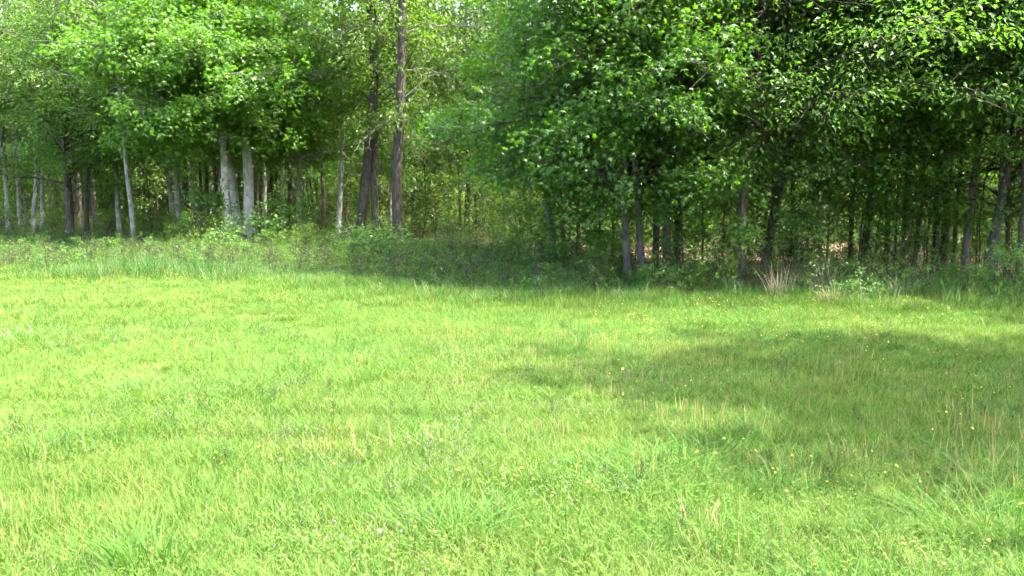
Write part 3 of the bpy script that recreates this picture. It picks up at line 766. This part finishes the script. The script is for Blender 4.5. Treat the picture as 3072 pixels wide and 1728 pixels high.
# ------------------------------------------------------------------ grass and other uncountable growth (instances on points)
def source(name, parts, mats):
    return bpy.data.objects.new(name, build(name, parts, mats))     # not linked: only drawn through the scatter
def scatter_obj(name, label, pts, srcs, var, rot, scl, cat='grass'):
    me = bpy.data.meshes.new(name)
    me.vertices.add(len(pts)); me.vertices.foreach_set('co', np.asarray(pts, np.float32).ravel())
    for n, t, dat, key in (('var', 'INT', var.astype(np.int32), 'value'), ('rot', 'FLOAT_VECTOR', rot.astype(np.float32).ravel(), 'vector'), ('scl', 'FLOAT_VECTOR', scl.astype(np.float32).ravel(), 'vector')):
        me.attributes.new(n, t, 'POINT').data.foreach_set(key, dat)
    o = obj(name, me)
    ng = bpy.data.node_groups.new(name, 'GeometryNodeTree')
    ng.interface.new_socket('Geometry', in_out='INPUT', socket_type='NodeSocketGeometry')
    ng.interface.new_socket('Geometry', in_out='OUTPUT', socket_type='NodeSocketGeometry')
    gi, go = ng.nodes.new('NodeGroupInput'), ng.nodes.new('NodeGroupOutput')
    ip = ng.nodes.new('GeometryNodeInstanceOnPoints')
    jn = ng.nodes.new('GeometryNodeJoinGeometry')
    for s in reversed(srcs):
        oi = ng.nodes.new('GeometryNodeObjectInfo'); oi.inputs['Object'].default_value = s; oi.inputs['As Instance'].default_value = True
        ng.links.new(oi.outputs['Geometry'], jn.inputs[0])
    def named(n, t):
        a = ng.nodes.new('GeometryNodeInputNamedAttribute'); a.data_type = t; a.inputs['Name'].default_value = n
        return a.outputs['Attribute']
    er = ng.nodes.new('FunctionNodeEulerToRotation')
    ng.links.new(named('rot', 'FLOAT_VECTOR'), er.inputs[0])
    ng.links.new(gi.outputs[0], ip.inputs['Points']); ng.links.new(jn.outputs[0], ip.inputs['Instance'])
    ip.inputs['Pick Instance'].default_value = True
    ng.links.new(named('var', 'INT'), ip.inputs['Instance Index'])
    ng.links.new(er.outputs[0], ip.inputs['Rotation']); ng.links.new(named('scl', 'FLOAT_VECTOR'), ip.inputs['Scale'])
    ng.links.new(ip.outputs[0], go.inputs[0])
    md = o.modifiers.new('scatter', 'NODES'); md.node_group = ng
    return tag(o, label, cat, kind='stuff')

def wedge(n, y0, y1, margin=2.2, r=None):
    y = np.sqrt(r.uniform(y0 ** 2, y1 ** 2, n)); x = r.uniform(-1, 1, n) * (.66 * y + margin)
    return x, y
def jgrid(step, y0, y1, r, jit=.35, margin=2.2):
    x, y = np.meshgrid(np.arange(-26, 26, step), np.arange(y0, y1, step)); x, y = x.ravel(), y.ravel()
    x = x + r.uniform(-jit, jit, len(x)) * step; y = y + r.uniform(-jit, jit, len(y)) * step
    k = np.abs(x) < .66 * y + margin
    return x[k], y[k]
def vnoise(x, y, s, seed):
    r = np.random.default_rng(seed); out = np.zeros_like(x)
    for _ in range(5):
        a = r.uniform(0, 6.28); k = s * r.uniform(.6, 1.6)
        out += np.sin(k * (x * math.cos(a) + y * math.sin(a)) + r.uniform(0, 6.28))
    return out / 5
def place(x, y, r, nvar, s0, s1, tilt=.08, zs=None):
    n = len(x)
    pts = np.stack((x, y, H(x, y)), -1)
    rot = np.stack((r.normal(0, tilt, n), r.normal(0, tilt, n), r.uniform(0, 6.28, n)), -1)
    s = r.uniform(s0, s1, n)
    if zs is not None: scl = np.stack((s, s, s * zs), -1)
    else: scl = np.stack((s, s, s), -1)
    return pts, r.integers(0, nvar, n), rot, scl

R = np.random.default_rng(5)
# meadow grass: half-metre tiles laid edge to edge, coarser with distance
TILE = .5
def tile(r, n, h, w, bend=.6, lean=.6, power=1.3):
    v, f, val = blades(r, n, .01, h, w, bend, lean, power)
    k = 7
    o = np.repeat(np.stack((r.uniform(-TILE / 2, TILE / 2, n), r.uniform(-TILE / 2, TILE / 2, n), np.zeros(n)), -1), k, 0)
    return v + o, f, val
tufts = []
for lod, (n, h, w) in enumerate(((3400, (.025, .13), .0033), (2200, (.03, .145), .0046), (1100, (.035, .17), .0080))):
    for k in range(3):
        r = np.random.default_rng(2000 + 10 * lod + k)
        v, f, val = tile(r, n, h, w)
        tufts.append(source('grass_tile_source', [(v, f, 0, val)], [M['grass']]))
x, y = np.meshgrid(np.arange(-20, 20, TILE), np.arange(1.75, 27, TILE)); x, y = x.ravel(), y.ravel()
k = (np.abs(x) < .64 * y + 2.2) & (y < edge_y(x) + .7)
x, y = x[k], y[k]
n = len(x)
dist = np.hypot(x, y) + R.normal(0, .4, n)
var = np.where(dist < 7, 0, np.where(dist < 12.5, 3, 6)) + R.integers(0, 3, n)
rot = np.stack((np.zeros(n), np.zeros(n), R.integers(0, 4, n) * math.pi / 2), -1)
zz = np.clip(.85 + .4 * vnoise(x, y, 1.1, 4) + .12 * R.normal(size=n) + 1.0 * np.clip((y - edge_y(x) + 1.8) / 2.4, 0, 1), .5, 2.0)
scl = np.stack((np.ones(n), np.ones(n), zz), -1)
scatter_obj('meadow_grass', 'short bright yellow green grass covering the open meadow', np.stack((x, y, H(x, y)), -1), tufts, var, rot, scl)

# coarser tufts that make the meadow uneven
ct = []
for k in range(4):
    r = np.random.default_rng(2050 + k)
    v, f, val = blades(r, 70, .16, (.05, .19), .0050, .8, .6)
    ct.append(source('coarse_tuft_source', [(v, f, 0, val)], [M['broad' if k < 3 else 'tallgrass']]))
x, y = wedge(2600, 2.4, 20, r=R)
k = (vnoise(x, y, 1.6, 9) + .3 * R.normal(size=len(x)) > .05) & (y < edge_y(x))
pts, var, rot, scl = place(x[k], y[k], R, 4, .6, 1.25)
scatter_obj('coarse_grass', 'coarser darker green tufts dotted through the meadow', pts, ct, var, rot, scl)

# clover and small forbs
cl = []
for k in range(4):
    r = np.random.default_rng(2100 + k)
    n = 150
    c = np.stack((r.normal(0, .2, n), r.normal(0, .2, n), r.uniform(.02, .085, n)), -1)
    P, D = np.repeat(c, 3, 0), []
    for q in range(n):
        a0 = r.uniform(0, 6.28)
        for m in range(3): D.append((math.cos(a0 + m * 2.094), math.sin(a0 + m * 2.094), .15))
    tv, tf = LEAF['oval']; tm = (tv * np.array((1.7, 1, 1)), tf)
    v, f, val = scatter(tm, P, np.array(D), np.array((0, 0, 1.0)) + r.normal(0, .25, (n * 3, 3)), r.uniform(.007, .013, n * 3), np.repeat(r.uniform(0, 1, n), 3))
    cl.append(source('clover_source', [(v, f, 0, val)], [M['clover']]))
x, y = jgrid(.42, 2.2, 14, R)
k = (vnoise(x, y, 1.3, 8) + .25 * R.normal(size=len(x)) > -.05) & (y < edge_y(x))
x, y = x[k], y[k]
pts, var, rot, scl = place(x, y, R, 4, .8, 1.15)
scatter_obj('clover', 'small round leaved clover and forbs among the meadow grass', pts, cl, var, rot, scl, 'clover')

# thin tan stems
stv = []
for k in range(3):
    r = np.random.default_rng(2200 + k)
    v, f, val = blades(r, 40, .32, (.09, .21), .0046, .10, .18)
    stv.append(source('dry_stem_source', [(v, f, 0, val)], [M['stem']]))
x, y = jgrid(.5, 2.2, 16, R)
k = (vnoise(x, y, .9, 12) + .3 * R.normal(size=len(x)) > .32) & (y < edge_y(x))
pts, var, rot, scl = place(x[k], y[k], R, 3, .7, 1.1)
scatter_obj('dry_stems', 'thin tan seed stems standing in the meadow grass', pts, stv, var, rot, scl)

# grey spent forbs in patches
gf = []
for k in range(3):
    r = np.random.default_rng(2250 + k)
    n = 26
    P = np.stack((r.normal(0, .08, n), r.normal(0, .08, n), r.uniform(.02, .12, n)), -1)
    v, f, val = scatter(LEAF['oval'], P, r.normal(0, 1, (n, 3)), r.normal(0, .6, (n, 3)) + np.array((0, 0, 1.0)), r.uniform(.010, .022, n), r.uniform(0, 1, n))
    gf.append(source('grey_forb_source', [(v, f, 0, val)], [M['greyforb']]))
cx = np.array([gp(*p) for p in ((450, 408), (400, 372), (430, 470), (480, 500), (140, 425), (560, 400), (120, 340))])
ci = R.integers(0, len(cx), 240)
x, y = cx[ci, 0] + R.normal(0, .6, 240), cx[ci, 1] + R.normal(0, .5, 240)
k = R.uniform(size=240) < .8
pts, var, rot, scl = place(x[k], y[k], R, 3, .7, 1.3)
scatter_obj('spent_flowers', 'patches of greyish spent flowers in the meadow grass', pts, gf, var, rot, scl, 'flowers')

# yellow flowers
fl = []
hexv = np.concatenate(([[0, 0, .0]], [[math.cos(t) * .5, math.sin(t) * .5, .12] for t in np.arange(6) * math.pi / 3]))
hexf = np.array([(0, 1 + q, 1 + (q + 1) % 6) for q in range(6)])
for k in range(3):
    r = np.random.default_rng(2300 + k)
    n = 3
    P = np.stack((r.normal(0, .06, n), r.normal(0, .06, n), r.uniform(.10, .22, n)), -1)
    v, f, val = scatter((hexv, hexf), P, r.normal(0, 1, (n, 3)) * np.array((1, 1, .2)), np.array((0, -.25, 1.0)) + r.normal(0, .3, (n, 3)), r.uniform(.010, .017, n), r.uniform(0, 1, n))
    b0 = P * np.array((1, 1, 0))
    sv, sf = thin_tubes(b0, (b0 + P) / 2, P - np.array((0, 0, .002)), np.full(n, .001), np.full(n, .0008))
    fl.append(source('yellow_flower_source', [(v, f, 0, val), (sv, sf, 1, .3)], [M['yellow'], M['grass']]))
x, y = wedge(2600, 2.6, 17, r=R)
cluster = vnoise(x, y, .8, 21) + .35 * R.normal(size=len(x)) + np.where(x > .5, .25, 0) + np.where((x < -6) & (y > 12), .5, 0)
k = (cluster > .42) & (y < edge_y(x))
pts, var, rot, scl = place(x[k], y[k], R, 3, .8, 1.2)
scatter_obj('yellow_flowers', 'tiny yellow wildflowers scattered through the meadow', pts, fl, var, rot, scl, 'flowers')

# tall grass in the band before the trees
tg = []
for k in range(4):
    r = np.random.default_rng(2400 + k)
    v, f, val = blades(r, 260, .4, (.12, .50), .007, .45, .35, power=1.3)
    tg.append(source('tall_grass_source', [(v, f, 0, val)], [M['tallgrass']]))
x, y = jgrid(.42, 10, 32, R, margin=3)
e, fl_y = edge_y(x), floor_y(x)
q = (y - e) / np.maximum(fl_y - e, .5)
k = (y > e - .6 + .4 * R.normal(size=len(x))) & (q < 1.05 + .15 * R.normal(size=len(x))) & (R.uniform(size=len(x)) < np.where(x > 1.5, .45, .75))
x, y, q = x[k], y[k], q[k]
pts, var, rot, scl = place(x, y, R, 4, .7, 1.15, .1)
scl[:, 2] *= np.clip(.75 + .45 * vnoise(x, y, .9, 30) + .2 * np.clip(q, 0, 1), .4, 1.4)
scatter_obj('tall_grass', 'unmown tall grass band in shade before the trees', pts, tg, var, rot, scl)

# undergrowth weeds in and behind that band
ug = []
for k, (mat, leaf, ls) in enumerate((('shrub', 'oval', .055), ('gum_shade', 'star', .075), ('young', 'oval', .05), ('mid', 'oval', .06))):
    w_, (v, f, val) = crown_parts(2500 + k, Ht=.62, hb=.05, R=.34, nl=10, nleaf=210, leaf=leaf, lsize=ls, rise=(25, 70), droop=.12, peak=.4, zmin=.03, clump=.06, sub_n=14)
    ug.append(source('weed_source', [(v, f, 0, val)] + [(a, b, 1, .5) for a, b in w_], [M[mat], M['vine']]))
x, y = wedge(13000, 11, 44, 3, r=R)
e, fl_y = edge_y(x), floor_y(x)
q = (y - e) / np.maximum(fl_y - e, .5)
mw = wedge(1500, 2.4, 15, r=R)
dens = np.where(q < .12, .05, np.where(q < 1.1, .85, .22)) * np.where((x > 3.0) & (q > .9) & (y < 21), .35, 1.0)
k = (q > 0) & (R.uniform(size=len(x)) < dens * (1 + .8 * vnoise(x, y, .8, 41)))
x, y, q = x[k], y[k], q[k]
pts, var, rot, scl = place(x, y, R, 4, .28, .78, .1)
scl *= np.where(q > 1.3, 1.5, 1.0)[:, None]
x2, y2 = R.uniform(-60, 60, 900), R.uniform(42, 74, 900)
p2 = place(x2, y2, R, 4, 1.6, 3.2, .08)
pts, var, rot, scl = (np.concatenate(t) for t in zip((pts, var, rot, scl), p2))
km = (vnoise(mw[0], mw[1], 1.4, 55) + .3 * R.normal(size=len(mw[0])) > .1) & (mw[1] < edge_y(mw[0]))
mp_ = place(mw[0][km], mw[1][km], R, 4, .08, .2, .15)
scatter_obj('undergrowth', 'low leafy weeds and brambles at the feet of the trees', pts, ug, var, rot, scl, 'undergrowth')

scatter_obj('meadow_weeds', 'low leafy weeds half hidden in the meadow grass', *(mp_[0], ug, *mp_[1:]), 'weeds')

# dry leaves on the woodland floor
lt = []
for k in range(4):
    r = np.random.default_rng(2600 + k)
    n = 60
    P = np.stack((r.uniform(-.45, .45, n), r.uniform(-.45, .45, n), r.uniform(.005, .05, n)), -1)
    v, f, val = scatter(LEAF['oval'], P, r.normal(0, 1, (n, 3)) * np.array((1, 1, .25)), np.array((0, 0, 1.0)) + r.normal(0, .4, (n, 3)), r.uniform(.06, .12, n), r.uniform(0, 1, n))
    lt.append(source('dry_leaf_source', [(v, f, 0, val)], [M['litter']]))
x, y = wedge(9000, 13, 40, 3, r=R)
k = (y > floor_y(x) - .8)
pts, var, rot, scl = place(x[k], y[k], R, 4, .8, 1.3, .03)
scatter_obj('leaf_litter', 'brown dry leaves lying on the woodland floor', pts, lt, var, rot, scl, 'leaf litter')

# the wood beyond, one mass
dw = [bpy.data.objects.new('far_' + k_, CROWN[k_][1]) for k_ in ('under_a', 'under_c', 'mid_b', 'young_b')]
n = 420
x, y = R.uniform(-85, 85, n), R.uniform(74, 92, n)
pts, var, rot, scl = place(x, y, R, 4, 1.0, 1.5, .03)
low = var < 2
scl[low] *= 1.5
scatter_obj('distant_woods', 'hazy green mass of foliage closing the wood far behind', pts, dw, var, rot, scl, 'woods')

# white flower heads
r = np.random.default_rng(31)
u = r.normal(0, 1, (70, 3)); u = nrm(u)
v, f, val = scatter(LEAF['diamond'], u * .004 + np.array((0, 0, .17)), u, nrm(r.normal(0, 1, (70, 3))), np.full(70, .016), r.uniform(0, 1, 70))
sv, sf = tube([(0, 0, 0), (.004, 0, .09), (0, 0, .17)], [.0018, .0016, .0014], 5)
white_me = build('white_flower', [(sv, sf, 1, .3), (v, f, 0, val)], [M['white'], M['grass']])
for px, py, lab in ((36, 306, 'white flower head at the far left of the meadow'), (117, 346, 'white flower head beside the left weedy patch'),
                    (378, 547, 'white seed head near the bottom left of centre'), 
                    (30, 270, 'white flower in the tall shaded grass at left'), (66, 272, 'second white flower in the tall shaded grass at left')):
    x, y = gp(px, py)
    tag(obj('white_flower', white_me, None, (x, y, float(H(x, y))), (r.normal(0, .1), r.normal(0, .1), r.uniform(0, 6)), (.5,) * 3), lab, 'flower', 'white flower heads')
